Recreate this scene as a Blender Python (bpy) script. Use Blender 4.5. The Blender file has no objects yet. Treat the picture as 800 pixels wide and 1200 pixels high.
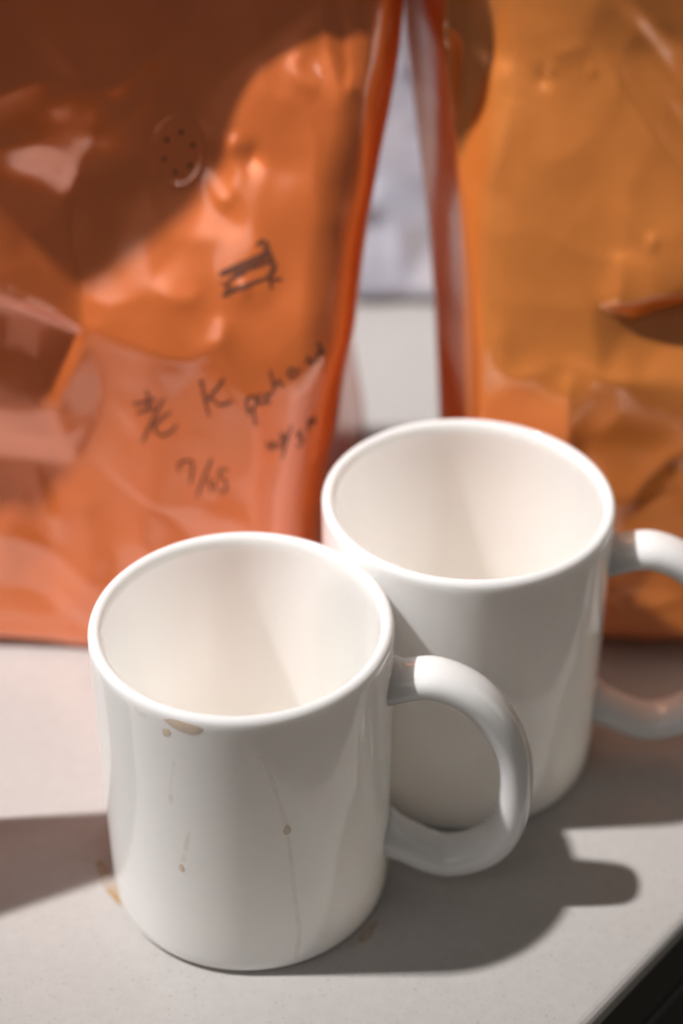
import bpy, bmesh, math, random
import numpy as np
from mathutils import Vector, Matrix
from mathutils.geometry import delaunay_2d_cdt

# ------------------------------------------------------------------ camera
scene = bpy.context.scene
C = scene.collection
MM = 0.001
R = math.radians

cam_d = bpy.data.cameras.new('camera')
cam = bpy.data.objects.new('camera', cam_d)
C.objects.link(cam)
cam.location = (0, 0, 0.392885)
cam.rotation_euler = (R(90 - 35.328), 0, 0)
cam_d.sensor_fit = 'VERTICAL'
cam_d.sensor_height = 36.0
cam_d.sensor_width = 24.0
cam_d.lens = 62.31
cam_d.clip_start = 0.01
cam_d.clip_end = 50
cam_d.dof.use_dof = True
cam_d.dof.focus_distance = 0.466
cam_d.dof.aperture_fstop = 4.8
cam_d.dof.aperture_blades = 0
scene.camera = cam

scene.cycles.max_bounces = 16
scene.cycles.diffuse_bounces = 12
scene.cycles.glossy_bounces = 6

# ------------------------------------------------------------------ world and lamps
world = bpy.data.worlds.new('World')
scene.world = world
world.use_nodes = True
bg = world.node_tree.nodes['Background']
bg.inputs[0].default_value = (1.0, 0.93, 0.84, 1)
bg.inputs[1].default_value = 0.048

def lamp(name, kind, loc, power, color, size, target=None, shape=None, size_y=None):
    d = bpy.data.lights.new(name, kind)
    d.energy = power
    d.color = color
    if kind == 'AREA':
        d.size = size
        if shape: d.shape = shape
        if size_y: d.size_y = size_y
    else:
        d.shadow_soft_size = size
    o = bpy.data.objects.new(name, d)
    C.objects.link(o)
    o.location = loc
    if target:
        o.rotation_euler = (Vector(target) - Vector(loc)).to_track_quat('-Z', 'Y').to_euler()
    return o

# cluster of four small ceiling spotlights, up to the left of the mugs, aimed at the bags
KEY = (-0.027 - 1.10, 0.370 - 0.062, 2.01)
for dx, dy in ((-0.02, -0.016), (0.02, -0.019), (-0.016, 0.02), (0.022, 0.016)):
    o = lamp('ceiling_spotlight', 'SPOT', (KEY[0] + dx, KEY[1] + dy, KEY[2]), 71.0, (1.0, 0.965, 0.945), 0.018, (-0.04, 0.56, 0.0))
    o.data.spot_size = R(22); o.data.spot_blend = 1.0
# added soft fill lamp, high at the front left, to lift the mugs
lamp('left_fill', 'AREA', (-1.6, -1.3, 2.5), 7.0, (1.0, 0.95, 0.90), 2.0, (0.0, 0.42, 0.05), 'RECTANGLE', 1.4)
# row of small ceiling downlights over the aisle
for x_, y_ in ((-0.42, -0.75), (-0.30, -0.62), (-0.16, -0.80), (0.02, -0.66), (0.05, -0.86)):
    lamp('downlight', 'POINT', (x_, y_, 1.75), 0.5, (1.0, 0.94, 0.88), 0.007)
# added warm fill lamp at the far right, brightening the mugs' right sides
lamp('right_fill', 'AREA', (2.0, 0.55, 0.75), 3.6, (1.0, 0.91, 0.79), 1.0, (0.05, 0.40, 0.05), 'RECTANGLE', 1.4)

scene.view_settings.view_transform = 'Standard'
scene.view_settings.look = 'None'
scene.view_settings.exposure = 0.1
scene.view_settings.gamma = 1.0
scene.view_settings.use_curve_mapping = False

# ------------------------------------------------------------------ helpers
def tag(o, label=None, cat=None, group=None, kind=None):
    if label: o['label'] = label
    if cat: o['category'] = cat
    if group: o['group'] = group
    if kind: o['kind'] = kind
    return o

def empty(name, loc_mm, label, cat, group=None):
    o = bpy.data.objects.new(name, None)
    o.empty_display_size = 0.02
    C.objects.link(o)
    o.location = Vector(loc_mm) * MM
    return tag(o, label, cat, group)

def link(name, verts, faces, mats, parent=None, origin=(0, 0, 0), smooth=True, mat_idx=None, recalc=False):
    """verts in mm (world); origin = mm position of the parent's origin."""
    me = bpy.data.meshes.new(name)
    v = (np.asarray(verts, float) - np.asarray(origin, float)) * MM
    me.from_pydata(v.tolist(), [], [tuple(int(i) for i in fc) for fc in faces])
    if not isinstance(mats, (list, tuple)): mats = [mats]
    for m in mats: me.materials.append(m)
    if mat_idx is not None:
        me.polygons.foreach_set('material_index', [int(i) for i in mat_idx])
    if recalc:
        bm = bmesh.new(); bm.from_mesh(me)
        bmesh.ops.recalc_face_normals(bm, faces=bm.faces)
        bm.to_mesh(me); bm.free()
    if smooth:
        me.polygons.foreach_set('use_smooth', [True] * len(me.polygons))
    me.update()
    o = bpy.data.objects.new(name, me)
    C.objects.link(o)
    if parent: o.parent = parent
    return o

def grid_faces(nr, nc, wrap=False, off=0):
    out = []
    for i in range(nr - 1):
        for j in range(nc if wrap else nc - 1):
            a = off + i * nc + j
            b = off + i * nc + (j + 1) % nc
            out.append((a, b, b + nc, a + nc))
    return out

def blur(a, sigma):
    if sigma < 0.3: return a
    n = int(math.ceil(3 * sigma))
    k = np.exp(-0.5 * (np.arange(-n, n + 1) / sigma) ** 2); k /= k.sum()
    b = np.pad(a, ((n, n), (0, 0)), mode='edge')
    a = sum(k[i] * b[i:i + a.shape[0]] for i in range(2 * n + 1))
    b = np.pad(a, ((0, 0), (n, n)), mode='edge')
    return sum(k[i] * b[:, i:i + a.shape[1]] for i in range(2 * n + 1))

def catmull(pts, n):
    pts = [np.asarray(q, float) for q in pts]
    pts = [2 * pts[0] - pts[1]] + pts + [2 * pts[-1] - pts[-2]]
    out = []
    for i in range(1, len(pts) - 2):
        p0, p1, p2, p3 = pts[i - 1:i + 3]
        for k in range(n):
            t = k / n
            out.append(0.5 * ((2 * p1) + (-p0 + p2) * t + (2 * p0 - 5 * p1 + 4 * p2 - p3) * t * t + (-p0 + 3 * p1 - 3 * p2 + p3) * t ** 3))
    out.append(pts[-2])
    return np.array(out)

class Field:
    """Fold relief of a foil sheet: facets between control points, softened creases. Heights in mm."""
    def __init__(s, pts, edges, x0, x1, z0, z1, step=0.7, sharp=1.2, soft=7.5, mix=0.5, seed=1, noise=((9, .55), (3.5, .07))):
        s.x0, s.z0, s.step = x0, z0, step
        nx = int((x1 - x0) / step) + 1; nz = int((z1 - z0) / step) + 1
        X = x0 + np.arange(nx) * step; Z = z0 + np.arange(nz) * step
        H = np.zeros((nz, nx))
        P = [Vector((a[0], a[1])) for a in pts]; hh = [a[2] for a in pts]
        vs, _, fs, ov, _, _ = delaunay_2d_cdt(P, edges, [], 0, 1e-5)
        hv = []
        for i, v in enumerate(vs):
            o = ov[i]
            if o: hv.append(hh[o[0]])
            else:
                d = [((v - q).length + 1e-3) for q in P]
                w = [1 / t ** 3 for t in d]; hv.append(sum(a * b for a, b in zip(w, hh)) / sum(w))
        for fc in fs:
            a, b, c = (vs[i] for i in fc[:3]); ha, hb, hc = (hv[i] for i in fc[:3])
            det = (b.y - c.y) * (a.x - c.x) + (c.x - b.x) * (a.y - c.y)
            if abs(det) < 1e-9: continue
            i0 = max(0, int((min(a.x, b.x, c.x) - x0) / step)); i1 = min(nx, int((max(a.x, b.x, c.x) - x0) / step) + 2)
            j0 = max(0, int((min(a.y, b.y, c.y) - z0) / step)); j1 = min(nz, int((max(a.y, b.y, c.y) - z0) / step) + 2)
            if i1 <= i0 or j1 <= j0: continue
            xx, zz = np.meshgrid(X[i0:i1], Z[j0:j1])
            l1 = ((b.y - c.y) * (xx - c.x) + (c.x - b.x) * (zz - c.y)) / det
            l2 = ((c.y - a.y) * (xx - c.x) + (a.x - c.x) * (zz - c.y)) / det
            l3 = 1 - l1 - l2
            m = (l1 >= -1e-6) & (l2 >= -1e-6) & (l3 >= -1e-6)
            sub = H[j0:j1, i0:i1]
            sub[m] = (l1 * ha + l2 * hb + l3 * hc)[m]
        s.H = mix * blur(H, sharp / step) + (1 - mix) * blur(H, soft / step)
        rng = np.random.RandomState(seed)
        for sc, amp in noise:
            n = blur(rng.randn(nz, nx), sc / step); n /= n.std()
            if sc > 6: n = -np.abs(n) * 1.2
            s.H = s.H + amp * n
        s.nx, s.nz = nx, nz
    def bump(s, cx, cz, rx, rz, h, p=2.0):
        X = s.x0 + np.arange(s.nx) * s.step; Z = s.z0 + np.arange(s.nz) * s.step
        xx, zz = np.meshgrid(X, Z)
        d = ((xx - cx) / rx) ** 2 + ((zz - cz) / rz) ** 2
        s.H += h * np.exp(-d ** (p / 2.0))
    def crease(s, line, h, w):
        X = s.x0 + np.arange(s.nx) * s.step; Z = s.z0 + np.arange(s.nz) * s.step
        xx, zz = np.meshgrid(X, Z)
        P = catmull(line, 6); best = np.full(xx.shape, 1e9); env = np.zeros(xx.shape); n_ = len(P) - 1
        for i in range(n_):
            a, b_ = P[i], P[i + 1]; d = b_ - a; L2 = max(1e-6, d @ d)
            u = np.clip(((xx - a[0]) * d[0] + (zz - a[1]) * d[1]) / L2, 0, 1)
            D = np.hypot(xx - a[0] - u * d[0], zz - a[1] - u * d[1])
            m = D < best; best[m] = D[m]; env[m] = np.sin(np.pi * np.clip((i + u[m]) / n_, 0.02, 0.98)) ** 0.6
        s.H += h * env * np.exp(-np.sqrt(best ** 2 + 0.35) / w)
    def __call__(s, x, z):
        fx = np.clip((np.asarray(x, float) - s.x0) / s.step, 0, s.nx - 1.001)
        fz = np.clip((np.asarray(z, float) - s.z0) / s.step, 0, s.nz - 1.001)
        i = fx.astype(int); j = fz.astype(int); u = fx - i; v = fz - j
        H = s.H
        return (H[j, i] * (1 - u) * (1 - v) + H[j, i + 1] * u * (1 - v) + H[j + 1, i] * (1 - u) * v + H[j + 1, i + 1] * u * v)

# ------------------------------------------------------------------ materials
def mat(name):
    m = bpy.data.materials.new(name); m.use_nodes = True
    return m, m.node_tree, m.node_tree.nodes['Principled BSDF']

def noise_node(nt, scale, detail=3, rough=0.55, coord='Object', stretch=None):
    tc = nt.nodes.new('ShaderNodeTexCoord')
    n = nt.nodes.new('ShaderNodeTexNoise')
    n.inputs['Scale'].default_value = scale
    n.inputs['Detail'].default_value = detail
    n.inputs['Roughness'].default_value = rough
    if stretch:
        mp = nt.nodes.new('ShaderNodeMapping'); mp.inputs['Scale'].default_value = stretch[0]
        mp.inputs['Rotation'].default_value = stretch[1]
        nt.links.new(tc.outputs[coord], mp.inputs[0]); nt.links.new(mp.outputs[0], n.inputs['Vector'])
    else:
        nt.links.new(tc.outputs[coord], n.inputs['Vector'])
    return n

def ramp(nt, src, stops):
    r = nt.nodes.new('ShaderNodeValToRGB')
    els = r.color_ramp.elements
    while len(els) < len(stops): els.new(0.5)
    for e, (p, c) in zip(els, stops):
        e.position = p; e.color = c if len(c) == 4 else (*c, 1)
    nt.links.new(src, r.inputs[0])
    return r

def bump(nt, b, src, strength, dist):
    n = nt.nodes.new('ShaderNodeBump')
    n.inputs['Strength'].default_value = strength
    n.inputs['Distance'].default_value = dist
    nt.links.new(src, n.inputs['Height'])
    nt.links.new(n.outputs[0], b.inputs['Normal'])
    return n

def ceramic(name, inside):
    m, nt, b = mat(name)
    b.inputs['Roughness'].default_value = 0.055
    b.inputs['IOR'].default_value = 1.52
    b.inputs['Subsurface Weight'].default_value = 0.9 if inside else 0.5
    b.inputs['Subsurface Radius'].default_value = (1.0, 1.0, 1.0) if inside else (1.0, 0.9, 0.8)
    b.inputs['Subsurface Scale'].default_value = 0.016 if inside else 0.006
    if not inside:
        n = noise_node(nt, 22, 3)
        r = ramp(nt, n.outputs[0], [(0.3, (0.895, 0.888, 0.878)), (0.7, (0.915, 0.91, 0.902))])
        nt.links.new(r.outputs[0], b.inputs['Base Color'])
    else:
        # thin film of dried coffee, heavier towards the mug's floor
        tc = nt.nodes.new('ShaderNodeTexCoord')
        sp = nt.nodes.new('ShaderNodeSeparateXYZ'); nt.links.new(tc.outputs['Object'], sp.inputs[0])
        mr = nt.nodes.new('ShaderNodeMapRange')
        mr.inputs['From Min'].default_value = 0.088; mr.inputs['From Max'].default_value = 0.006
        nt.links.new(sp.outputs['Z'], mr.inputs['Value'])
        n = noise_node(nt, 30, 4, 0.6)
        mx = nt.nodes.new('ShaderNodeMath'); mx.operation = 'MULTIPLY_ADD'
        nt.links.new(n.outputs[0], mx.inputs[0]); mx.inputs[1].default_value = 0.22
        sb = nt.nodes.new('ShaderNodeMath'); sb.operation = 'SUBTRACT'; sb.inputs[1].default_value = 0.11
        nt.links.new(mr.outputs[0], sb.inputs[0]); nt.links.new(sb.outputs[0], mx.inputs[2])
        r = ramp(nt, mx.outputs[0], [(0.0, (0.978, 0.982, 0.98)), (0.45, (0.975, 0.981, 0.970)), (1.0, (0.965, 0.957, 0.905))])
        # uneven dried tide mark a little above the floor
        tn = noise_node(nt, 45, 3, 0.6)
        za = nt.nodes.new('ShaderNodeMath'); za.operation = 'MULTIPLY_ADD'; za.inputs[1].default_value = 0.016
        nt.links.new(tn.outputs[0], za.inputs[0]); nt.links.new(sp.outputs['Z'], za.inputs[2])
        tr = ramp(nt, za.outputs[0], [(0.0, (1, 1, 1)), (0.027, (0.985, 0.97, 0.94)), (0.0325, (0.955, 0.925, 0.87)), (0.035, (1, 1, 1))])
        mm_ = nt.nodes.new('ShaderNodeMix'); mm_.data_type = 'RGBA'; mm_.blend_type = 'MULTIPLY'; mm_.inputs[0].default_value = 0.8
        nt.links.new(r.outputs[0], mm_.inputs[6]); nt.links.new(tr.outputs[0], mm_.inputs[7])
        nt.links.new(mm_.outputs[2], b.inputs['Base Color'])
    n2 = noise_node(nt, 60, 2)
    bump(nt, b, n2.outputs[0], 0.05, 0.0004)
    return m

def foil(name, base, edge_rough=0.3, metal=0.85, coat=0.35):
    m, nt, b = mat(name)
    n = noise_node(nt, 14, 3)
    hs = [tuple(c * k for c in base) for k in (0.93, 1.05)]
    r = ramp(nt, n.outputs[0], [(0.3, hs[0]), (0.7, hs[1])])
    nt.links.new(r.outputs[0], b.inputs['Base Color'])
    b.inputs['Metallic'].default_value = metal
    n1 = noise_node(nt, 40, 4)
    rr = ramp(nt, n1.outputs[0], [(0.3, (edge_rough - 0.04,) * 3), (0.75, (edge_rough + 0.07,) * 3)])
    nt.links.new(rr.outputs[0], b.inputs['Roughness'])
    b.inputs['Coat Weight'].default_value = coat
    b.inputs['Coat Roughness'].default_value = 0.15
    b.inputs['Coat IOR'].default_value = 2.2
    n2 = noise_node(nt, 130, 3, 0.6)
    bump(nt, b, n2.outputs[0], 0.12, 0.0006)
    return m

def plain(name, col, rough, coat=0.0, var=0.06, scale=40, metal=0.0, bmp=0.0):
    m, nt, b = mat(name)
    n = noise_node(nt, scale, 3)
    r = ramp(nt, n.outputs[0], [(0.3, tuple(c * (1 - var) for c in col)), (0.7, tuple(c * (1 + var) for c in col))])
    nt.links.new(r.outputs[0], b.inputs['Base Color'])
    b.inputs['Roughness'].default_value = rough
    b.inputs['Coat Weight'].default_value = coat
    b.inputs['Metallic'].default_value = metal
    if bmp: bump(nt, b, n.outputs[0], bmp, 0.001)
    return m

def film(name, col, alpha, rough=0.15, vary=0.0):
    """thin dried or wet coffee film over what lies beneath"""
    m, nt, b = mat(name)
    b.inputs['Base Color'].default_value = (*col, 1)
    b.inputs['Roughness'].default_value = rough
    b.inputs['Alpha'].default_value = alpha
    if vary:
        n = noise_node(nt, 160, 4, 0.65)
        r = ramp(nt, n.outputs[0], [(0.42, (alpha * (1 - vary),) * 3), (0.62, (alpha,) * 3)])
        nt.links.new(r.outputs[0], b.inputs['Alpha'])
    return m

M = {}
M['glaze'] = ceramic('white_glaze', False)
M['glaze_in'] = ceramic('white_glaze_coffee_film', True)
M['foot'] = plain('unglazed_foot', (0.55, 0.52, 0.48), 0.8)
M['foil'] = foil('copper_orange_foil', (0.93, 0.215, 0.045), 0.36, 0.46, 1.0)
M['foil_gold'] = foil('amber_orange_foil', (0.96, 0.305, 0.058), 0.36, 0.46, 1.0)
M['ink'] = plain('black_marker_ink', (0.14, 0.044, 0.022), 0.42)
M['hole'] = plain('dark_hole', (0.02, 0.01, 0.008), 0.8)
M['edge_band'] = plain('dark_edge_band', (0.06, 0.062, 0.056), 0.5)
M['cabinet'] = plain('dark_cabinet', (0.05, 0.052, 0.048), 0.5)
M['floor'] = plain('dark_floor', (0.05, 0.045, 0.04), 0.6, scale=3)
M['shadow_caster'] = plain('shadow_caster_white', (0.6, 0.57, 0.53), 0.6)
M['dark_strip'] = plain('plain_black', (0.02, 0.021, 0.024), 0.4)
M['coffee_pale'] = film('pale_coffee_film', (0.80, 0.52, 0.22), 0.36)
M['coffee_rim'] = film('brown_coffee_edge', (0.55, 0.30, 0.09), 0.4)
M['coffee_streak'] = film('faint_coffee_streak', (0.74, 0.48, 0.22), 0.11, vary=0.6)
M['coffee_spill'] = film('dried_coffee_spill', (0.58, 0.34, 0.10), 0.5, 0.5, vary=0.8)

# counter laminate: warm off white with fine specks and faint scratches
m, nt, b = mat('counter_laminate')
n = noise_node(nt, 7, 4)
r = ramp(nt, n.outputs[0], [(0.3, (0.465, 0.444, 0.428)), (0.7, (0.51, 0.488, 0.472))])
sn = noise_node(nt, 900, 2, 0.5)
sr = ramp(nt, sn.outputs[0], [(0.63, (1, 1, 1)), (0.74, (0.70, 0.68, 0.66))])
gn = noise_node(nt, 260, 4, 0.7)
gr = ramp(nt, gn.outputs[0], [(0.25, (0.93, 0.93, 0.93)), (0.8, (1.05, 1.05, 1.05))])
mx = nt.nodes.new('ShaderNodeMix'); mx.data_type = 'RGBA'; mx.blend_type = 'MULTIPLY'; mx.inputs[0].default_value = 1
nt.links.new(r.outputs[0], mx.inputs[6]); nt.links.new(sr.outputs[0], mx.inputs[7])
mx2 = nt.nodes.new('ShaderNodeMix'); mx2.data_type = 'RGBA'; mx2.blend_type = 'MULTIPLY'; mx2.inputs[0].default_value = 1
nt.links.new(mx.outputs[2], mx2.inputs[6]); nt.links.new(gr.outputs[0], mx2.inputs[7])
scn = noise_node(nt, 60, 2, 0.5, stretch=((1, 26, 1), (0, 0, R(28))))
scr = ramp(nt, scn.outputs[0], [(0.70, (1, 1, 1)), (0.74, (0.86, 0.85, 0.84))])
mx3 = nt.nodes.new('ShaderNodeMix'); mx3.data_type = 'RGBA'; mx3.blend_type = 'MULTIPLY'; mx3.inputs[0].default_value = 0.6
nt.links.new(mx2.outputs[2], mx3.inputs[6]); nt.links.new(scr.outputs[0], mx3.inputs[7])
nt.links.new(mx3.outputs[2], b.inputs['Base Color'])
b.inputs['Roughness'].default_value = 0.38
b.inputs['Specular IOR Level'].default_value = 0.45
bump(nt, b, gn.outputs[0], 0.10, 0.0004)
M['counter'] = m

# crinkled translucent plastic
m, nt, b = mat('crinkled_clear_plastic')
n = noise_node(nt, 28, 3)
r = ramp(nt, n.outputs[0], [(0.3, (0.44, 0.47, 0.58)), (0.55, (0.53, 0.54, 0.61)), (0.8, (0.62, 0.60, 0.62))])
nt.links.new(r.outputs[0], b.inputs['Base Color'])
b.inputs['Roughness'].default_value = 0.16
b.inputs['Coat Weight'].default_value = 0.6
b.inputs['Coat Roughness'].default_value = 0.08
M['plastic'] = m

# ------------------------------------------------------------------ counter, cabinet, floor
ED = np.array((0.663, 0.749)); EN = np.array((0.749, -0.663))      # along the front edge, and out of it
E0 = np.array((67.0, 313.0))
A = E0 + 900 * ED; B = E0 - 1000 * ED
outline = [tuple(B), tuple(A), (A[0], 1250.0), (-1300.0, 1250.0), (-1300.0, B[1])]
def prism(name, poly, z0, z1, material, parent=None, bevel=0.0, seg=3):
    bm = bmesh.new()
    lo = [bm.verts.new((x * MM, y * MM, z0 * MM)) for x, y in poly]
    hi = [bm.verts.new((x * MM, y * MM, z1 * MM)) for x, y in poly]
    n_ = len(poly)
    bm.faces.new(lo[::-1]); top = bm.faces.new(hi)
    for i in range(n_): bm.faces.new((lo[i], lo[(i + 1) % n_], hi[(i + 1) % n_], hi[i]))
    bmesh.ops.recalc_face_normals(bm, faces=bm.faces)
    if bevel:
        es = [e for e in top.edges]
        bmesh.ops.bevel(bm, geom=es, offset=bevel * MM, segments=seg, affect='EDGES', profile=0.5)
    me = bpy.data.meshes.new(name); bm.to_mesh(me); bm.free()
    me.materials.append(material)
    o = bpy.data.objects.new(name, me); C.objects.link(o)
    if parent: o.parent = parent
    return o
counter = prism('counter_top', outline, -6, 0, M['counter'], None, 3.0, 4)
tag(counter, 'off white laminate counter top with a diagonal dark edge', 'counter', kind='structure')
def strip(t0, t1, n0, n1):
    P = [E0 + t * ED + n_ * EN for t, n_ in ((t0, n0), (t1, n0), (t1, n1), (t0, n1))]
    return [tuple(q) for q in P]
prism('edge_band', strip(-1000, 900, -18, -0.6), -30, -6.1, M['edge_band'], counter, 0.8, 2)
cab = prism('cabinet', strip(-1000, 900, -480, 1.5), -850, -31, M['cabinet'], None, 1.2, 2)
tag(cab, 'dark cabinet front below the counter edge', 'cabinet', kind='structure')
fl = prism('floor', [(-4000, -4000), (4000, -4000), (4000, 4000), (-4000, 4000)], -880, -851, M['floor'])
tag(fl, kind='structure')

# ------------------------------------------------------------------ mugs
HANDLE = [(42.8, 78.1), (52.9, 79.7), (64.2, 73.8), (73.1, 60.1), (76.0, 45.9), (75.0, 29.1), (69.2, 18.1), (57.0, 12.8), (43.9, 18.0)]

def make_mug(loc, ro, H, ang, label, hs=1.0):
    root = empty('mug', (*loc, 0), label, 'mug', 'white mugs on the counter')
    root.rotation_euler = (0, 0, R(ang))
    t = 3.7
    prof = [(0, 2.2), (ro - 7, 2.2), (ro - 6, 0.6), (ro - 5, 0.25), (ro - 2.6, 0.3)]
    for k in range(1, 6):                       # rounded heel
        a = R(-90 + 15 * k); prof.append((ro - 3.4 + 3.0 * math.cos(a), 3.6 + 3.2 * math.sin(a)))
    for k in range(9): prof.append((ro - 0.35 + 0.35 * k / 8, 6 + (H - 9.5) * k / 8))
    n_out = len(prof)
    for k in range(1, 13):                      # rounded lip
        a = R(180 * k / 13); prof.append((ro - t / 2 + t / 2 * math.cos(a), H - 2.3 + 2.3 * math.sin(a)))
    n_lip = len(prof)
    ri = ro - t
    for k in range(9): prof.append((ri - 0.5 * k / 8, H - 3.5 - (H - 19.5) * k / 8))
    for k in range(1, 9):
        a = R(90 * k / 8); prof.append((ri - 0.5 - 10 + 10 * math.cos(a), 16 - 10 * math.sin(a)))
    for k in range(1, 5): prof.append(((ri - 10.5) * (1 - k / 4), 6 - 0.4 * k / 4))
    seg = 128
    V = []; F = []; mi = []
    V.append((0, 0, prof[0][1]))
    for r_, z_ in prof[1:-1]:
        for j in range(seg):
            a = 2 * math.pi * j / seg
            V.append((r_ * math.cos(a), r_ * math.sin(a), z_))
    V.append((0, 0, prof[-1][1])); last = len(V) - 1
    nr = len(prof) - 2
    for j in range(seg): F.append((0, 1 + (j + 1) % seg, 1 + j)); mi.append(1)
    for i in range(nr - 1):
        for j in range(seg):
            a = 1 + i * seg + j; b_ = 1 + i * seg + (j + 1) % seg
            F.append((a, b_, b_ + seg, a + seg)); mi.append(1 if i < 2 else (2 if i + 1 >= n_lip else 0))
    o_ = 1 + (nr - 1) * seg
    for j in range(seg): F.append((o_ + j, o_ + (j + 1) % seg, last)); mi.append(2)
    body = link('body', V, F, [M['glaze'], M['foot'], M['glaze_in']], root, mat_idx=mi)
    # handle: flattened tube swept along a D shaped path, flaring into the wall
    k = hs
    path = [(ro - 3.0, HANDLE[0][1])] + [((q[0] - 41) * k + ro, q[1]) for q in HANDLE] + [(ro - 3.0, HANDLE[-1][1] + 2.6)]
    P = catmull(path, 8)
    ns = 28; V = []; n_ = len(P)
    s_ = np.concatenate([[0], np.cumsum(np.linalg.norm(np.diff(P, axis=0), axis=1))])
    for i in range(n_):
        T = P[min(i + 1, n_ - 1)] - P[max(i - 1, 0)]; T /= np.linalg.norm(T)
        Nn = np.array((-T[1], T[0]))
        e = min(s_[i], s_[-1] - s_[i])
        fl_ = 1 + 0.42 * math.exp(-(e / 4.2) ** 2)
        w = 1.0 + 0.06 * math.sin(math.pi * s_[i] / s_[-1])
        ra, rb = 4.75 * fl_ * k, 6.9 * (1 + (fl_ - 1) * 0.5) * k * w
        for j in range(ns):
            a = 2 * math.pi * j / ns
            ca, sa = math.cos(a), math.sin(a)
            ca = math.copysign(abs(ca) ** 0.9, ca); sa = math.copysign(abs(sa) ** 0.9, sa)
            q = P[i] + Nn * ra * ca
            V.append((q[0], rb * sa, q[1]))
    F = grid_faces(n_, ns, True)
    F.append(tuple(range(ns))); F.append(tuple(range((n_ - 1) * ns, n_ * ns)))
    link('handle', V, F, M['glaze'], root, recalc=True)
    return root, body

mug_a, body_a = make_mug((-26.8, 370.2), 41.0, 95.5, -6.5, 'white ceramic mug with brown coffee drips down its outside, on the counter')
mug_b, body_b = make_mug((37.2, 427.0), 43.1, 96.4, -5.0, 'clean sided white ceramic mug behind the drip stained mug, beside the foil bags', 1.04)

# coffee marks on the first mug: (angle about the mug axis in degrees, height in mm)
def on_mug(phi, z, off, ro=41.0, H=95.5):
    a = R(phi); r_ = ro - 0.35 + 0.35 * (z - 6) / (H - 9.5) + off
    if z > H - 2.3: r_ = ro - 2 + math.sqrt(max(0, 1 - ((z - H + 2.3) / 2.3) ** 2)) * 2 + off
    return (-26.8 + r_ * math.cos(a), 370.2 + r_ * math.sin(a), z)

def stain(name, outline_, inset=0.72, dome=0.25, mats=None, rim=0.10):
    """closed mark with a thick dried edge: outline, inner ring, centre"""
    P = catmull(list(outline_) + [outline_[0]], 4)[:-1]
    c = P.mean(0); n_ = len(P)
    V = []
    for q, of in ((1.0, 0.03), (0.93, rim), (inset, dome * 0.55), (inset * 0.55, dome * 0.8)):
        for a in P:
            w = c + (a - c) * q; V.append(on_mug(w[0], w[1], of))
    V.append(on_mug(c[0], c[1], dome))
    F = grid_faces(4, n_, True); mi = [1] * (2 * n_) + [0] * n_
    for j in range(n_): F.append((3 * n_ + j, 3 * n_ + (j + 1) % n_, 4 * n_)); mi.append(0)
    o = link(name, V, F, mats or [M['coffee_pale'], M['coffee_rim']], None, (0, 0, 0), mat_idx=mi)
    o.parent = mug_a
    o.matrix_parent_inverse = MUG_A_INV
    return o

def streak(name, line, w0, w1, material, off=0.06):
    P = catmull(line, 6); n_ = len(P); V = []
    for i in range(n_):
        T = P[min(i + 1, n_ - 1)] - P[max(i - 1, 0)]; T = T * np.array((0.716, 1)); T /= np.linalg.norm(T) + 1e-9
        Nn = np.array((-T[1], T[0])); w = w0 + (w1 - w0) * i / (n_ - 1)
        w *= 0.8 + 0.4 * abs(math.sin(i * 1.7))
        for k, of in ((-1, 0.02), (-0.5, off), (0.5, off), (1, 0.02)):
            q = P[i] + Nn * k * w * np.array((1 / 0.716, 1)); V.append(on_mug(q[0], q[1], of))
    o = link(name, V, grid_faces(n_, 4), material)
    o.parent = mug_a; o.matrix_parent_inverse = MUG_A_INV
    return o
bpy.context.view_layer.update()
MUG_A_INV = (Matrix.Translation(Vector((-26.8, 370.2, 0)) * MM) @ Matrix.Rotation(R(-6.5), 4, 'Z')).inverted()
for ol in [[(-116.0, 93.0), (-114.8, 92.1), (-111.5, 90.8), (-108.3, 90.2), (-104.7, 90.0), (-101.9, 91.0), (-100.6, 92.4), (-102.9, 93.3), (-108.0, 93.7), (-112.1, 93.8)],
    [(-116.6, 89.5), (-116.7, 87.8), (-115.7, 87.0), (-113.9, 87.7), (-113.1, 89.0), (-114.1, 89.9)]]:
    stain('coffee_stain', ol)
def drop(c, rw, rh):
    return [(c[0] + rw / 0.716 * math.cos(a) * (1 - 0.28 * math.sin(a)), c[1] + rh * math.sin(a)) for a in [k * math.pi / 6 for k in range(12)]]
for cx_, cz_, rw_, rh_ in [(-113.1, 40.1, 0.9, 1.5), (-72.1, 55.8, 1.1, 1.9)]:
    stain('coffee_drop', drop((cx_, cz_), rw_, rh_), dome=0.5)
for ln, w0, w1 in [([(-112.8, 79.2), (-115.0, 70.3), (-115.6, 63.2)], 0.4, 0.7),
    ([(-108.8, 54.9), (-110.5, 49.0), (-112.4, 42.5)], 0.5, 0.8),
    ([(-80.8, 83.9), (-78.3, 77.7), (-75.9, 70.3)], 0.3, 0.7),
    ([(-75.9, 70.3), (-74.0, 63.3), (-72.3, 57.4)], 0.3, 0.8),
    ([(-71.7, 53.2), (-70.7, 42.0), (-69.3, 26.7), (-68.2, 15.2), (-69.6, 4.3)], 0.5, 0.8),
    ([(-128.8, 92.8), (-126.9, 91.1), (-123.0, 91.4)], 0.5, 1.0)]:
    streak('coffee_streak', ln, w0, w1, M['coffee_streak'])

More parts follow.
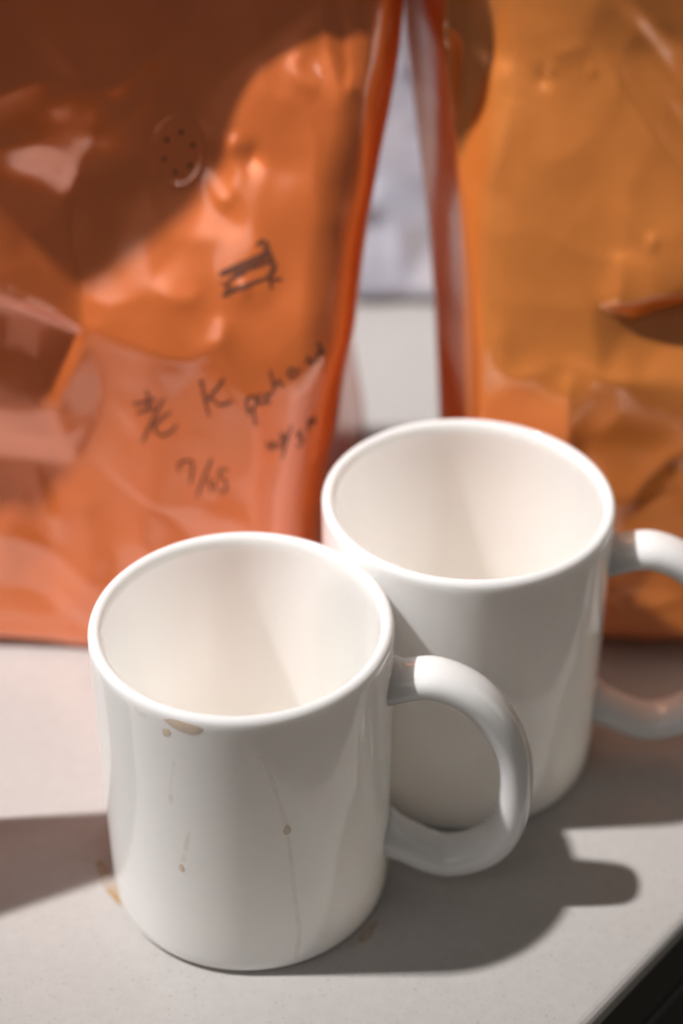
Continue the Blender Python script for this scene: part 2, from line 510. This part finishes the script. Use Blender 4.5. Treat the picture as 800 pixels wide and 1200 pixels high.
# dried coffee on the counter beside the mug
def spill(poly, z=0.12):
    P = catmull(poly + [poly[0]], 5)[:-1]; c = P.mean(0); n_ = len(P); V = []
    rng = random.Random(int(abs(poly[0][0]) * 10))
    for q in (1.0, 0.7, 0.35):
        for a in P:
            j = 1 + rng.uniform(-0.08, 0.08); w = c + (a - c) * q * j; V.append((w[0], w[1], z))
    V.append((c[0], c[1], z))
    F = grid_faces(3, n_, True) + [(2 * n_ + j, 2 * n_ + (j + 1) % n_, 3 * n_) for j in range(n_)]
    return link('coffee_spill', V, F, M['coffee_spill'], counter, recalc=True)
for poly in [[(-73.7, 372.9), (-71.7, 373.6), (-67.3, 366.1), (-63.6, 356.1), (-65.4, 356.7), (-70.0, 362.7)],
    [(6.1, 345.7), (10.4, 350.2), (9.3, 345.7), (6.8, 341.9), (4.4, 341.9)],
    [(1.2, 340.7), (3.9, 341.9), (2.9, 339.4)]]:
    spill(poly)

# ------------------------------------------------------------------ foil coffee bags
def interp(tab):
    xs = [a[0] for a in tab]; ys = [a[1] for a in tab]
    def f(z):
        z = np.asarray(z, float)
        w = ((-14, .1), (-9, .15), (-4.5, .16), (0, .18), (4.5, .16), (9, .15), (14, .1))
        return sum(k * np.interp(np.where(z + d < 0, -(z + d), z + d), xs, ys) for d, k in w)
    return f

def make_bag(root, origin, spec, field, material):
    """gusseted pouch: front sheet with folds, two gussets, back sheet, crimped top"""
    yf, yb = interp(spec['yf']), interp(spec['yb'])
    xl, xr, xbl, xbr = (interp(spec[k]) for k in ('xl', 'xr', 'xbl', 'xbr'))
    gl = interp(spec['gusset'])
    ztop = spec['top']
    zs = np.concatenate([np.array((0.0, 0.4, 1.0, 1.8, 2.8, 3.8, 5.0, 6.2)), np.linspace(7.5, ztop, 250)])
    nf, ng, nb = 200, 14, 36
    t = np.linspace(-1, 1, nf); sfr = 0.7 * t + 0.3 * np.sin(t * math.pi / 2)
    rows = []
    def front(x, z, L_, R_):
        rr = np.minimum(spec['round'], (R_ - L_) * 0.3)
        d = np.minimum(x - L_, R_ - x).clip(0, None)
        q = ((rr - d) / rr).clip(0, 1)
        drop_ = rr * (1 - np.sqrt((1 - q * q).clip(0, 1))) * spec['edge'] * np.clip((ztop - 14 - z) / 110, 0.02, 1)
        if spec.get('sharp'):
            drop_ = rr * (np.sqrt(q * q + 0.006) - 0.0775) * spec['edge'] * np.clip((ztop - 14 - z) / 110, 0.02, 1)
        att = np.clip((ztop - 20 - z) / 60, 0, 1) * np.clip(0.3 + 0.7 * z / 10, 0.0, 1)
        return yf(z) + drop_ - field(x, z) * att
    for z in zs:
        ins = 6.0 * max(0.0, 1 - z / 7.0) ** 2.2
        L_, R_, BL, BR = xl(z) + ins, xr(z) - ins, xbl(z) + ins, xbr(z) - ins
        x = (L_ + R_) / 2 + sfr * (R_ - L_) / 2
        y = front(x, np.full_like(x, z), L_, R_) + ins * (1 + 0.5 * np.sin(x * 0.09)) + 1.6 * np.sin(x * 0.045 + 1) * max(0, 1 - z / 25)
        row = [np.stack([x, y, np.full_like(x, z)], -1)]
        w = (np.arange(ng) + 1) / (ng + 1)
        g = gl(z) * (1 - np.abs(2 * w - 1)) ** 0.85
        wob = 1.2 * np.sin(w * 9 + z * 0.07) * np.sin(z * 0.045 + 1) * np.clip((ztop - 20 - z) / 60, 0, 1)
        yB = yb(z) - ins
        row.append(np.stack([R_ + (BR - R_) * w - g + wob, y[-1] + (yB - y[-1]) * w, np.full(ng, z)], -1))
        tb = np.linspace(1, -1, nb)
        row.append(np.stack([(BL + BR) / 2 + tb * (BR - BL) / 2, yB + 9 * (1 - tb ** 2) * np.clip((ztop - 14 - z) / 110, 0, 1), np.full(nb, z)], -1))
        row.append(np.stack([BL + (L_ - BL) * w + g + wob, yB + (y[0] - yB) * w, np.full(ng, z)], -1))
        rows.append(np.concatenate(row))
    nc = len(rows[0]); V = np.concatenate(rows)
    F = grid_faces(len(rows), nc, True)
    F.append(tuple(range(nc))[::-1]); F.append(tuple(range((len(rows) - 1) * nc, len(rows) * nc)))
    body = link('pouch', V, F, material, root, origin, recalc=True)
    def surf(x, z):
        x = np.asarray(x, float); z = np.asarray(z, float)
        return front(x, z, xl(z), xr(z))
    return body, surf

def ribbon(name, strokes, surf, width, material, root, origin, off=0.22):
    V = []; F = []; rng = random.Random(len(strokes))
    for st in strokes:
        P = catmull(st, 7); n_ = len(P); base = len(V)
        for i in range(n_):
            T = P[min(i + 1, n_ - 1)] - P[max(i - 1, 0)]; T /= np.linalg.norm(T) + 1e-9
            Nn = np.array((-T[1], T[0]))
            e = min(i, n_ - 1 - i) / (n_ - 1) * 2
            w = width * 0.5 * (0.55 + 0.5 * min(1, e * 3)) * rng.uniform(0.9, 1.1)
            for k in (-1, 0, 1):
                q = P[i] + Nn * w * k
                V.append((q[0], float(surf(q[0], q[1])) - off, q[1]))
        F += grid_faces(n_, 3, False, base)
    return link(name, V, F, material, root, origin)

# ---- left bag

OL = (-98, 530, 0)
bag_a = empty('coffee_bag', OL, 'copper orange foil coffee bag with black marker writing and a round valve', 'coffee bag', 'foil coffee bags behind the mugs')
field_a = Field([(-118.0, 202.0, 28.6), (-92.6, 197.4, 18.2), (-72.4, 185.7, 5.9), (-120.1, 164.5, 20.2), (-101.6, 169.3, 13.0), (-84.4, 156.1, -1.3), (-81.6, 133.1, -0.7), (-101.5, 142.9, 10.4), (-106.1, 129.9, 11.7), (-127.1, 133.6, 16.9), (-90.4, 124.3, 6.5), (-80.0, 119.1, 2.6), (-106.2, 127.5, -9.1), (-127.3, 130.7, -9.1), (-91.1, 120.8, -5.9), (-81.1, 116.8, -0.7), (-96.8, 105.1, -9.1), (-107.3, 109.1, -10.4), (-126.1, 107.8, -10.4), (-91.8, 91.7, -2.6), (-108.7, 90.8, -5.2), (-60.7, 185.7, 0.0), (-61.2, 168.5, -2.0), (-50.0, 168.3, -4.5), (-41.7, 168.5, -5.2), (-45.2, 185.7, -4.5), (-47.4, 204.3, -0.7), (-39.3, 156.1, -2.6), (-65.6, 154.9, -2.0), (-72.7, 138.0, 0.0), (-58.3, 133.1, 2.6), (-66.4, 125.8, 2.6), (-25.7, 197.4, -1.3), (-14.2, 192.7, 0.7), (-5.7, 197.4, -2.0), (0.0, 206.6, -2.6), (2.1, 180.6, 3.9), (8.3, 190.4, 0.0), (-3.9, 169.3, 2.6), (-5.6, 211.2, -2.6), (-23.5, 164.5, 1.3), (-28.5, 138.0, 3.9), (-10.6, 140.5, 5.2), (-40.0, 116.3, 7.2), (-49.5, 113.1, 6.0), (-64.1, 115.7, 4.2), (-54.1, 96.7, 2.0), (-75.7, 96.7, -4.5), (-27.1, 93.8, 9.1), (-8.0, 110.4, 9.8), (-85.8, 69.5, -7.8), (-102.4, 69.5, -11.7), (-55.9, 56.9, 0.7), (-28.0, 56.9, 8.5), (-127.3, 69.5, -15.6), (-113.1, 44.1, -5.2), (-96.7, 37.5, -7.8), (-83.2, 27.1, 0.0), (-115.1, 23.6, -6.5), (-98.8, 13.0, -2.6), (-57.9, 16.6, 1.3), (-23.0, 23.6, 5.2), (-139.1, 16.6, -5.2), (-135.7, 44.1, -9.1), (-158.4, 140.5, 23.4), (-167.8, 56.9, -10.4), (-153.2, 211.2, 39.0), (-178.6, -13.2, 0.0), (23.8, -13.2, 0.0), (20.4, 211.2, 0.0), (21.4, 115.7, 3.9), (-138.9, 322.6, 7.8), (-57.9, 322.6, 2.6), (18.5, 322.6, 0.0), (-151.0, 236.8, 59.8), (-115.7, 236.8, 49.4), (-80.5, 236.8, 35.1), (-65.4, 236.8, 27.3), (-27.7, 236.8, 18.2), (0.0, 236.8, 14.3), (20.1, 236.8, 11.7), (-152.0, 225.5, 39.0), (-116.5, 225.5, 29.9), (-81.0, 225.5, 14.3), (-45.6, 225.5, 0.0), (-17.7, 225.5, 0.7)],
    [(9, 8), (8, 10), (10, 11), (13, 12), (12, 14), (14, 15), (11, 19), (11, 6), (6, 5), (5, 2), (11, 45), (45, 44), (44, 43), (55, 56), (56, 57), (39, 34), (34, 36)], -235, 45, -5, 335, seed=4)
field_a.crease([(-80.0, 119.1), (-84.9, 105.1), (-91.9, 90.8)], 1.60, 4.0)
field_a.crease([(-80.0, 119.1), (-81.6, 133.1), (-83.9, 154.9), (-75.3, 176.4)], -2.00, 5.0)
field_a.crease([(-80.0, 119.1), (-64.1, 115.2), (-49.5, 112.6), (-40.0, 116.8)], 1.50, 4.0)
field_a.crease([(-5.6, 218.1), (-4.1, 199.7), (2.1, 179.9)], 1.60, 3.0)
field_a.crease([(-0.5, 218.1), (0.5, 199.7), (2.6, 183.4)], -1.60, 3.0)
field_a.crease([(8.2, 202.0), (7.3, 181.1), (6.5, 158.5)], 1.50, 3.0)
field_a.crease([(-14.1, 197.4), (-12.4, 190.4), (-6.5, 186.9)], 1.00, 2.5)
field_a.crease([(-118.4, 47.4), (-99.3, 39.2), (-81.9, 25.4)], 1.60, 5.0)
field_a.crease([(-120.9, 23.6), (-103.8, 21.9), (-86.1, 7.6)], -1.40, 4.0)
field_a.crease([(-97.6, 27.1), (-81.4, 13.0), (-58.4, 7.6)], 1.20, 5.0)
field_a.crease([(-102.4, 69.5), (-92.3, 56.9), (-96.4, 40.9)], 1.00, 5.0)
field_a.crease([(-74.7, 69.5), (-58.6, 60.1), (-38.9, 64.8)], 0.80, 4.0)
field_a.crease([(-108.3, 190.4), (-87.5, 195.0), (-69.7, 189.2), (-57.8, 197.4)], 1.60, 5.0)
field_a.crease([(-91.7, 215.8), (-79.7, 197.4), (-64.8, 181.1)], -1.60, 5.0)
field_a.crease([(-64.8, 178.7), (-58.9, 185.7), (-53.9, 202.0)], 1.30, 3.0)
field_a.crease([(-41.8, 163.3), (-36.2, 155.4), (-31.9, 162.1)], 1.20, 2.2)
field_a.crease([(-58.3, 133.1), (-49.1, 129.5), (-42.4, 131.9)], 0.90, 3.0)
field_a.crease([(-41.4, 117.1), (-36.8, 119.6), (-36.7, 125.8)], 1.40, 3.0)
field_a.crease([(-104.5, 110.4), (-97.4, 96.7), (-91.8, 91.7)], 1.20, 3.0)
field_a.bump(-28.5, 137.5, 8.5, 9.5, 0.8, 4)
for cx_, cz_, r_, h_ in ((-27.0, 168.0, 2.6, -1.6), (-33.0, 171.0, 1.6, 0.9), (3.0, 188.0, 2.2, 1.4), (-30.0, 133.0, 1.8, 0.8), (-58.0, 196.0, 2.5, 1.0), (-84.0, 187.0, 3.5, 0.7), (-62.0, 70.0, 9.0, 0.9), (-95.0, 52.0, 12.0, 1.2), (-75.0, 33.0, 9.0, -1.0)):
    field_a.bump(cx_, cz_, r_, r_ * 1.3, h_)
pouch_a, surf_a = make_bag(bag_a, OL, dict(yf=[(0.0, 470.0), (40.0, 472.0), (100.0, 479.0), (118.0, 484.0), (160.0, 501.0), (190.0, 513.0), (210.0, 521.0), (240.0, 531.0), (300.0, 539.0), (325.0, 539.5)],
    yb=[(0.0, 586.0), (40.0, 580.0), (120.0, 574.0), (226.0, 574.0), (300.0, 544.0), (325.0, 541.5)],
    xl=[(0.0, -205.0), (100.0, -215.0), (226.0, -212.0), (325.0, -205.0)],
    xr=[(0.0, -9.4), (41.2, -6.4), (60.8, -4.3), (76.7, -1.1), (103.9, 3.9), (140.3, 8.5), (162.7, 13.3), (182.2, 17.7), (203.8, 19.9), (325.0, 24.0)],
    xbl=[(0.0, -200.0), (226.0, -205.0), (325.0, -205.0)],
    xbr=[(0.0, 10.0), (30.0, 9.0), (90.0, 0.0), (226.0, 8.0), (325.0, 24.0)],
    gusset=[(0.0, 0.0), (60.0, 3.0), (200.0, 14.0), (290.0, 6.0), (325.0, 0.0)],
    top=325,
    round=20,
    edge=1.4), field_a, M['foil'])

# one way valve welded under the film: raised ring, flat disc, six pin holes
VX, VZ = -50.0, 168.3
V = []; ns = 56
prof_v = [(0.4, .30), (4.0, .32), (6.4, .30), (7.0, .16), (7.6, .16), (8.2, .42), (8.9, .45), (9.6, .22), (10.6, -.2)]
for r_, of in prof_v:
    for j in range(ns):
        a = 2 * math.pi * j / ns
        x = VX + 0.86 * r_ * math.cos(a); z = VZ + 1.08 * r_ * math.sin(a)
        V.append((x, float(surf_a(x, z)) - of, z))
F = grid_faces(len(prof_v), ns, True) + [tuple(range(ns))]
valve = link('degassing_valve', V, F, M['foil'], bag_a, OL, recalc=True)
for k in range(6):
    a = R(60 * k + 18); hx = VX + 0.86 * 5.3 * math.cos(a); hz = VZ + 1.08 * 5.3 * math.sin(a)
    V = []
    for r_, of in ((0.62, 0.34), (0.42, 0.44), (0.22, 0.36)):
        for j in range(10):
            b_ = 2 * math.pi * j / 10; x = hx + r_ * math.cos(b_); z = hz + r_ * math.sin(b_)
            V.append((x, float(surf_a(x, z)) - of, z))
    hole = link('pin_hole', V, grid_faces(3, 10, True) + [tuple(range(20, 30))], M['hole'], valve, OL)

# handwriting in black marker
for strokes, w, lab in (
    ([[(-66.5, 94.6), (-62.4, 96.0), (-58.4, 97.5)],
    [(-61.8, 100.5), (-61.1, 97.5), (-61.9, 92.8)],
    [(-65.3, 91.9), (-62.2, 93.1), (-59.0, 94.8)],
    [(-56.0, 98.6), (-59.9, 90.7), (-64.1, 81.7)],
    [(-53.9, 93.8), (-57.4, 90.9), (-59.7, 87.8), (-58.4, 85.4), (-55.4, 86.0), (-52.0, 89.9)]], 0.78, 'black marker character before the letter K'),
    ([[(-43.7, 106.2), (-43.1, 101.2), (-41.8, 94.1)],
    [(-36.4, 108.2), (-39.8, 103.1), (-42.5, 99.4)],
    [(-41.2, 101.0), (-38.2, 98.8), (-34.0, 101.0)],
    [(-44.1, 104.3), (-43.7, 106.2), (-43.2, 105.1)]], 0.82, 'black marker capital K'),
    ([[(-29.9, 102.5), (-29.5, 99.4), (-29.0, 96.3)],
    [(-29.8, 101.0), (-28.0, 102.9), (-26.6, 101.9), (-27.2, 99.4), (-29.0, 98.2)],
    [(-27.5, 98.9), (-27.3, 95.7), (-27.1, 92.8)],
    [(-24.5, 103.6), (-25.9, 102.9), (-25.6, 100.7), (-23.8, 101.4), (-23.4, 103.8), (-23.1, 101.0), (-22.2, 101.4)],
    [(-21.7, 102.9), (-22.3, 104.0), (-21.3, 104.5)],
    [(-22.1, 111.5), (-21.5, 108.2), (-20.7, 104.5)],
    [(-20.8, 106.0), (-19.7, 108.0), (-18.7, 107.3), (-18.3, 105.7)],
    [(-14.2, 110.3), (-14.6, 109.3), (-15.6, 109.1), (-16.4, 109.8), (-16.3, 111.0), (-15.5, 111.6), (-14.5, 111.3), (-14.2, 110.2)],
    [(-13.9, 110.8), (-12.6, 111.5)],
    [(-11.1, 112.7), (-10.1, 114.7), (-9.4, 112.5), (-7.6, 113.5), (-6.8, 115.8), (-6.3, 114.0)],
    [(-7.3, 118.5), (-6.4, 116.5), (-5.2, 113.8)]], 0.78, 'black marker word after the K'),
    ([[(-52.7, 73.5), (-51.7, 76.4), (-48.1, 77.4), (-48.1, 73.5), (-48.9, 69.1)],
    [(-41.4, 79.5), (-43.9, 73.0), (-47.0, 64.7)],
    [(-42.7, 72.5), (-42.3, 69.9), (-41.9, 67.4)],
    [(-36.0, 76.3), (-38.7, 75.8), (-39.3, 73.2), (-37.3, 72.4), (-37.3, 69.1), (-39.7, 67.3)],
    [(-40.8, 71.9), (-40.3, 68.9)]], 0.7, 'black marker date below the character'),
    ([[(-23.4, 88.0), (-23.1, 85.3), (-22.0, 86.3), (-21.3, 88.0), (-21.1, 85.3), (-20.2, 86.0)],
    [(-17.5, 90.5), (-19.1, 90.3), (-18.6, 88.6), (-17.4, 87.8), (-18.1, 85.8), (-19.5, 86.8), (-18.2, 88.4), (-17.2, 89.7)],
    [(-15.5, 93.3), (-17.2, 87.8), (-18.9, 81.3)],
    [(-14.3, 89.4), (-12.7, 89.9), (-13.5, 88.0), (-12.1, 87.0), (-13.0, 84.9), (-14.4, 85.0)],
    [(-10.9, 91.7), (-9.7, 93.0), (-10.3, 90.5), (-10.8, 88.6)],
    [(-9.7, 92.5), (-8.3, 92.7), (-8.8, 90.3), (-7.8, 90.5)]], 0.7, 'black marker date below the word')):
    o = ribbon('handwriting', strokes, surf_a, w, M['ink'], bag_a, OL); o['label'] = lab
o = ribbon('crossed_out_writing', [[(-35.9, 137.4), (-30.1, 139.9), (-23.7, 142.2)],
    [(-37.6, 136.3), (-31.2, 138.5), (-24.8, 140.9)],
    [(-24.8, 145.5), (-23.2, 143.9), (-24.0, 142.2), (-21.6, 141.7)],
    [(-34.4, 133.0), (-28.6, 134.7), (-23.3, 136.0)],
    [(-37.8, 136.9), (-31.7, 139.6), (-24.0, 142.9)],
    [(-37.0, 137.1), (-29.0, 140.6), (-22.4, 143.6)],
    [(-34.4, 138.0), (-28.5, 140.0), (-23.2, 141.4)],
    [(-26.3, 144.7), (-24.3, 146.2), (-22.5, 144.9), (-24.5, 142.4), (-22.1, 142.9)],
    [(-37.2, 134.7), (-35.5, 134.1), (-31.7, 137.4), (-24.8, 139.7), (-20.8, 141.2)],
    [(-36.0, 133.6), (-33.9, 135.6), (-29.1, 137.8)],
    [(-36.7, 130.6), (-31.8, 133.1), (-26.5, 135.0), (-20.9, 137.1)],
    [(-35.5, 132.4), (-29.1, 134.5), (-21.9, 136.5)],
    [(-21.0, 141.0), (-20.4, 138.7), (-22.6, 136.5)],
    [(-22.6, 144.3), (-21.4, 141.9), (-21.1, 140.2)],
    [(-21.9, 140.5), (-21.4, 138.5), (-22.7, 136.8)],
    [(-21.7, 135.6), (-21.7, 133.1)],
    [(-22.8, 135.5), (-18.3, 135.9)],
    [(-36.6, 130.9), (-35.0, 133.1), (-32.8, 133.4)]], surf_a, 0.8, M['ink'], bag_a, OL)
o['label'] = 'writing crossed out with heavy black strokes'

# ---- right bag
OR = (130, 525, 0)
bag_b = empty('coffee_bag', OR, 'plain amber orange foil coffee bag with a deep dent and no writing', 'coffee bag', 'foil coffee bags behind the mugs')
field_b = Field([(22.1, 208.3, -6.5), (30.2, 193.3, 3.9), (38.8, 193.3, -11.7), (47.0, 183.6, 0.0), (36.8, 159.5, -14.3), (44.5, 135.1, 0.0), (35.6, 135.1, -14.3), (30.2, 135.1, -7.8), (44.8, 87.8, 1.3), (37.3, 87.8, -13.0), (31.8, 87.8, -6.5), (46.2, 45.7, 2.0), (53.9, 190.8, 1.3), (73.2, 197.8, 7.8), (63.8, 166.8, 3.9), (50.7, 159.5, 1.0), (95.5, 171.6, 11.1), (106.8, 158.3, 13.0), (89.2, 193.3, 3.2), (105.0, 193.3, -3.9), (100.5, 178.8, 4.5), (121.9, 174.0, -1.3), (80.2, 154.7, 7.2), (64.7, 135.1, 2.9), (51.2, 135.1, 1.0), (86.1, 140.0, 5.5), (96.8, 141.3, 10.8), (110.2, 142.5, 13.7), (123.6, 142.5, 15.0), (65.4, 109.9, 1.6), (52.0, 102.6, 1.3), (71.1, 104.2, 2.9), (78.6, 122.7, 3.9), (86.2, 122.2, 7.2), (97.4, 125.7, 11.7), (110.8, 128.2, 14.3), (124.3, 128.9, 14.3), (87.4, 119.7, 1.3), (91.0, 117.1, -1.3), (100.3, 121.2, -2.6), (112.4, 124.5, -3.9), (127.2, 125.2, -3.9), (89.9, 111.2, 0.0), (101.0, 107.8, -1.3), (114.7, 106.0, -1.3), (82.1, 101.6, 6.5), (93.2, 99.4, 7.8), (115.1, 99.4, 8.5), (73.4, 84.9, 5.9), (55.4, 84.9, 3.2), (80.5, 82.0, 5.2), (100.4, 76.0, 6.5), (120.5, 70.1, 9.1), (62.5, 51.8, 2.6), (91.3, 45.7, 6.5), (114.1, 45.7, 6.5), (94.3, 5.3, 5.2), (117.2, 12.2, 9.1), (135.6, 5.3, 10.4), (119.9, -13.6, 9.1), (95.9, -13.6, 5.2), (103.7, 32.7, 3.9), (155.7, 208.3, -10.4), (163.6, 109.9, 7.8), (180.5, -17.5, 0.0), (24.1, -17.5, 0.0), (59.7, -9.7, 0.0), (18.5, 322.8, 0.0), (69.2, 322.8, 0.0), (138.5, 322.8, -5.2), (50.4, 240.4, 0.0), (88.1, 240.4, -3.9), (30.2, 240.4, -2.6)],
    [(13, 16), (16, 17), (25, 33), (33, 34), (34, 35), (35, 36), (37, 38), (38, 39), (39, 40), (38, 42), (42, 43), (43, 44), (25, 32), (32, 31), (31, 45), (45, 46), (3, 5), (5, 8), (2, 4), (4, 6), (6, 9), (14, 12)], -5, 255, -5, 335, seed=9)
field_b.crease([(75.7, 200.8), (92.7, 176.4), (109.5, 155.9)], 1.60, 4.0)
field_b.crease([(49.6, 213.3), (45.3, 186.0), (38.7, 157.1), (34.6, 127.7)], -2.20, 4.0)
field_b.crease([(27.1, 213.3), (31.5, 193.3), (29.7, 169.2)], 1.50, 4.0)
field_b.crease([(86.1, 139.3), (87.5, 130.2), (86.2, 122.2)], 1.20, 3.0)
field_b.crease([(71.1, 104.7), (87.7, 100.5), (109.5, 102.6)], 1.40, 3.0)
field_b.crease([(74.9, 213.3), (91.5, 198.3), (109.7, 178.8)], 1.40, 3.0)
field_b.crease([(83.9, 213.3), (99.3, 198.3), (113.2, 189.5)], -1.30, 3.0)
field_b.crease([(91.8, 193.3), (99.1, 181.2), (110.2, 169.2)], 1.10, 2.5)
field_b.crease([(73.4, 102.1), (72.3, 90.7), (75.1, 70.1)], 1.50, 3.5)
field_b.crease([(90.7, 54.9), (100.9, 70.1), (115.3, 82.0)], 1.20, 4.0)
field_b.crease([(93.7, 51.8), (104.4, 61.0), (116.8, 64.1)], -1.10, 4.0)
field_b.crease([(91.1, 48.8), (102.4, 48.8), (118.5, 44.1)], 1.20, 4.0)
field_b.crease([(47.8, 104.7), (54.8, 99.4), (69.8, 103.4)], 1.00, 3.0)
field_b.crease([(63.0, 193.3), (68.1, 195.3), (75.8, 198.3)], 0.80, 3.0)
field_b.crease([(52.8, 181.2), (50.5, 169.2), (46.8, 152.2)], 1.00, 4.0)
field_b.crease([(87.2, 22.6), (102.0, 19.1), (118.8, 26.0)], 1.30, 5.0)
field_b.crease([(94.3, 5.3), (105.9, 7.0), (122.5, 3.5)], -1.00, 4.0)
for cx_, cz_, r_, h_ in ((62.0, 187.0, 2.4, -0.9), (64.0, 189.5, 1.6, 0.7), (76.0, 190.0, 1.2, 0.5), (96.0, 143.0, 1.6, 0.9), (70.0, 220.0, 2.0, 0.8), (50.0, 110.0, 5.0, 0.9), (88.0, 60.0, 9.0, 1.0), (110.0, 70.0, 4.0, -0.9), (115.0, 35.0, 7.0, 1.2)):
    field_b.bump(cx_, cz_, r_, r_ * 1.2, h_)
pouch_b, surf_b = make_bag(bag_b, OR, dict(yf=[(0.0, 475.0), (40.0, 479.0), (100.0, 490.0), (122.0, 498.0), (160.0, 514.0), (190.0, 526.0), (210.0, 530.0), (240.0, 533.0), (300.0, 537.0), (325.0, 538.0)],
    yb=[(0.0, 585.0), (40.0, 592.0), (120.0, 590.0), (226.0, 578.0), (300.0, 541.0), (325.0, 539.5)],
    xl=[(0.0, 37.2), (41.1, 35.2), (66.5, 33.7), (91.1, 32.3), (119.0, 30.1), (145.0, 26.6), (170.5, 23.0), (195.9, 19.4), (325.0, 19.0)],
    xr=[(0.0, 225.0), (100.0, 235.0), (226.0, 232.0), (325.0, 225.0)],
    xbl=[(0.0, 46.0), (100.0, 44.0), (226.0, 36.0), (325.0, 20.0)],
    xbr=[(0.0, 220.0), (325.0, 225.0)],
    gusset=[(0.0, 0.0), (60.0, 6.0), (200.0, 14.0), (290.0, 6.0), (325.0, 0.0)],
    top=325,
    round=13,
    edge=3.3,
    sharp=1), field_b, M['foil_gold'])

# ------------------------------------------------------------------ plastic wrapped package at the back
rng = random.Random(5)
pp = [(x + rng.uniform(-9, 9), z + rng.uniform(-9, 9), rng.uniform(-7, 7)) for x in range(-130, 190, 20) for z in range(-30, 290, 20)]
fp = Field(pp, [], -120, 170, -10, 270, step=1.5, sharp=1.6, soft=5, mix=0.7, seed=2, noise=((5, .3),))
OPK = (30, 770, 0)
pk = empty('wrapped_package', OPK, 'crinkled clear plastic wrapped package seen between the two foil bags', 'package')
zs = np.linspace(0, 240, 90); rows = []
for z in zs:
    e = 4 * max(0, 1 - z / 6) + 8 * max(0, (z - 228) / 12)
    x = np.linspace(-90 + e, 150 - e, 90); q = np.clip(np.minimum(x + 90, 150 - x) / 12, 0, 1)
    y = 718 + 0.34 * z + e + 10 * (1 - np.sqrt(1 - (1 - q) ** 2)) - fp(x, np.full_like(x, z)) * np.clip(z / 8, 0, 1)
    xb = np.linspace(150 - e, -90 + e, 40); yb_ = np.full_like(xb, 826 + 0.34 * z - e) + fp(xb, np.full_like(xb, z)) * 0.8
    rows.append(np.concatenate([np.stack([x, y, np.full_like(x, z)], -1), np.stack([xb, yb_, np.full_like(xb, z)], -1)]))
nc = len(rows[0]); F = grid_faces(len(rows), nc, True) + [tuple(range(nc))[::-1], tuple(range((len(rows) - 1) * nc, len(rows) * nc))]
link('wrapping', np.concatenate(rows), F, M['plastic'], pk, OPK, recalc=True, smooth=False)
V = []; zz = np.linspace(96, 136, 18)
for z in zz:
    for x in np.linspace(30, 48, 10):
        xx = x + 0.02 * (z - 116)
        V.append((xx, 718 + 0.34 * z - float(fp(xx, z)) - 0.6, z))
link('dark_strip', V, grid_faces(18, 10), M['dark_strip'], pk, OPK)  # plain dark upright strip on the package front

# ------------------------------------------------------------------ added unseen box, placed to cast the shadow across the counter
cb = empty('shadow_caster', (-150, 370, 0), 'added plain white box out of view, casting a shadow across the counter', 'shadow_caster')
u1 = np.array((-31, -15)) / math.hypot(31, 15); u2 = np.array((-0.44, 0.9)); u2 = u2 / np.linalg.norm(u2)
c0 = np.array((-111, 371)); poly = [c0, c0 + u2 * 21, c0 + u2 * 21 + u1 * 70, c0 + u1 * 70]
bx = prism('box', [(q[0] + 150, q[1] - 370) for q in poly], 0, 104, M['shadow_caster'], cb, 0.8, 2)
lid = prism('lid', [((q[0] - c0[0] - (u2 * 10 + u1 * 35)[0]) * 1.03 + c0[0] + (u2 * 10 + u1 * 35)[0] + 150, (q[1] - c0[1] - (u2 * 10 + u1 * 35)[1]) * 1.03 + c0[1] + (u2 * 10 + u1 * 35)[1] - 370) for q in poly], 104.1, 112, M['shadow_caster'], cb, 0.8, 2)
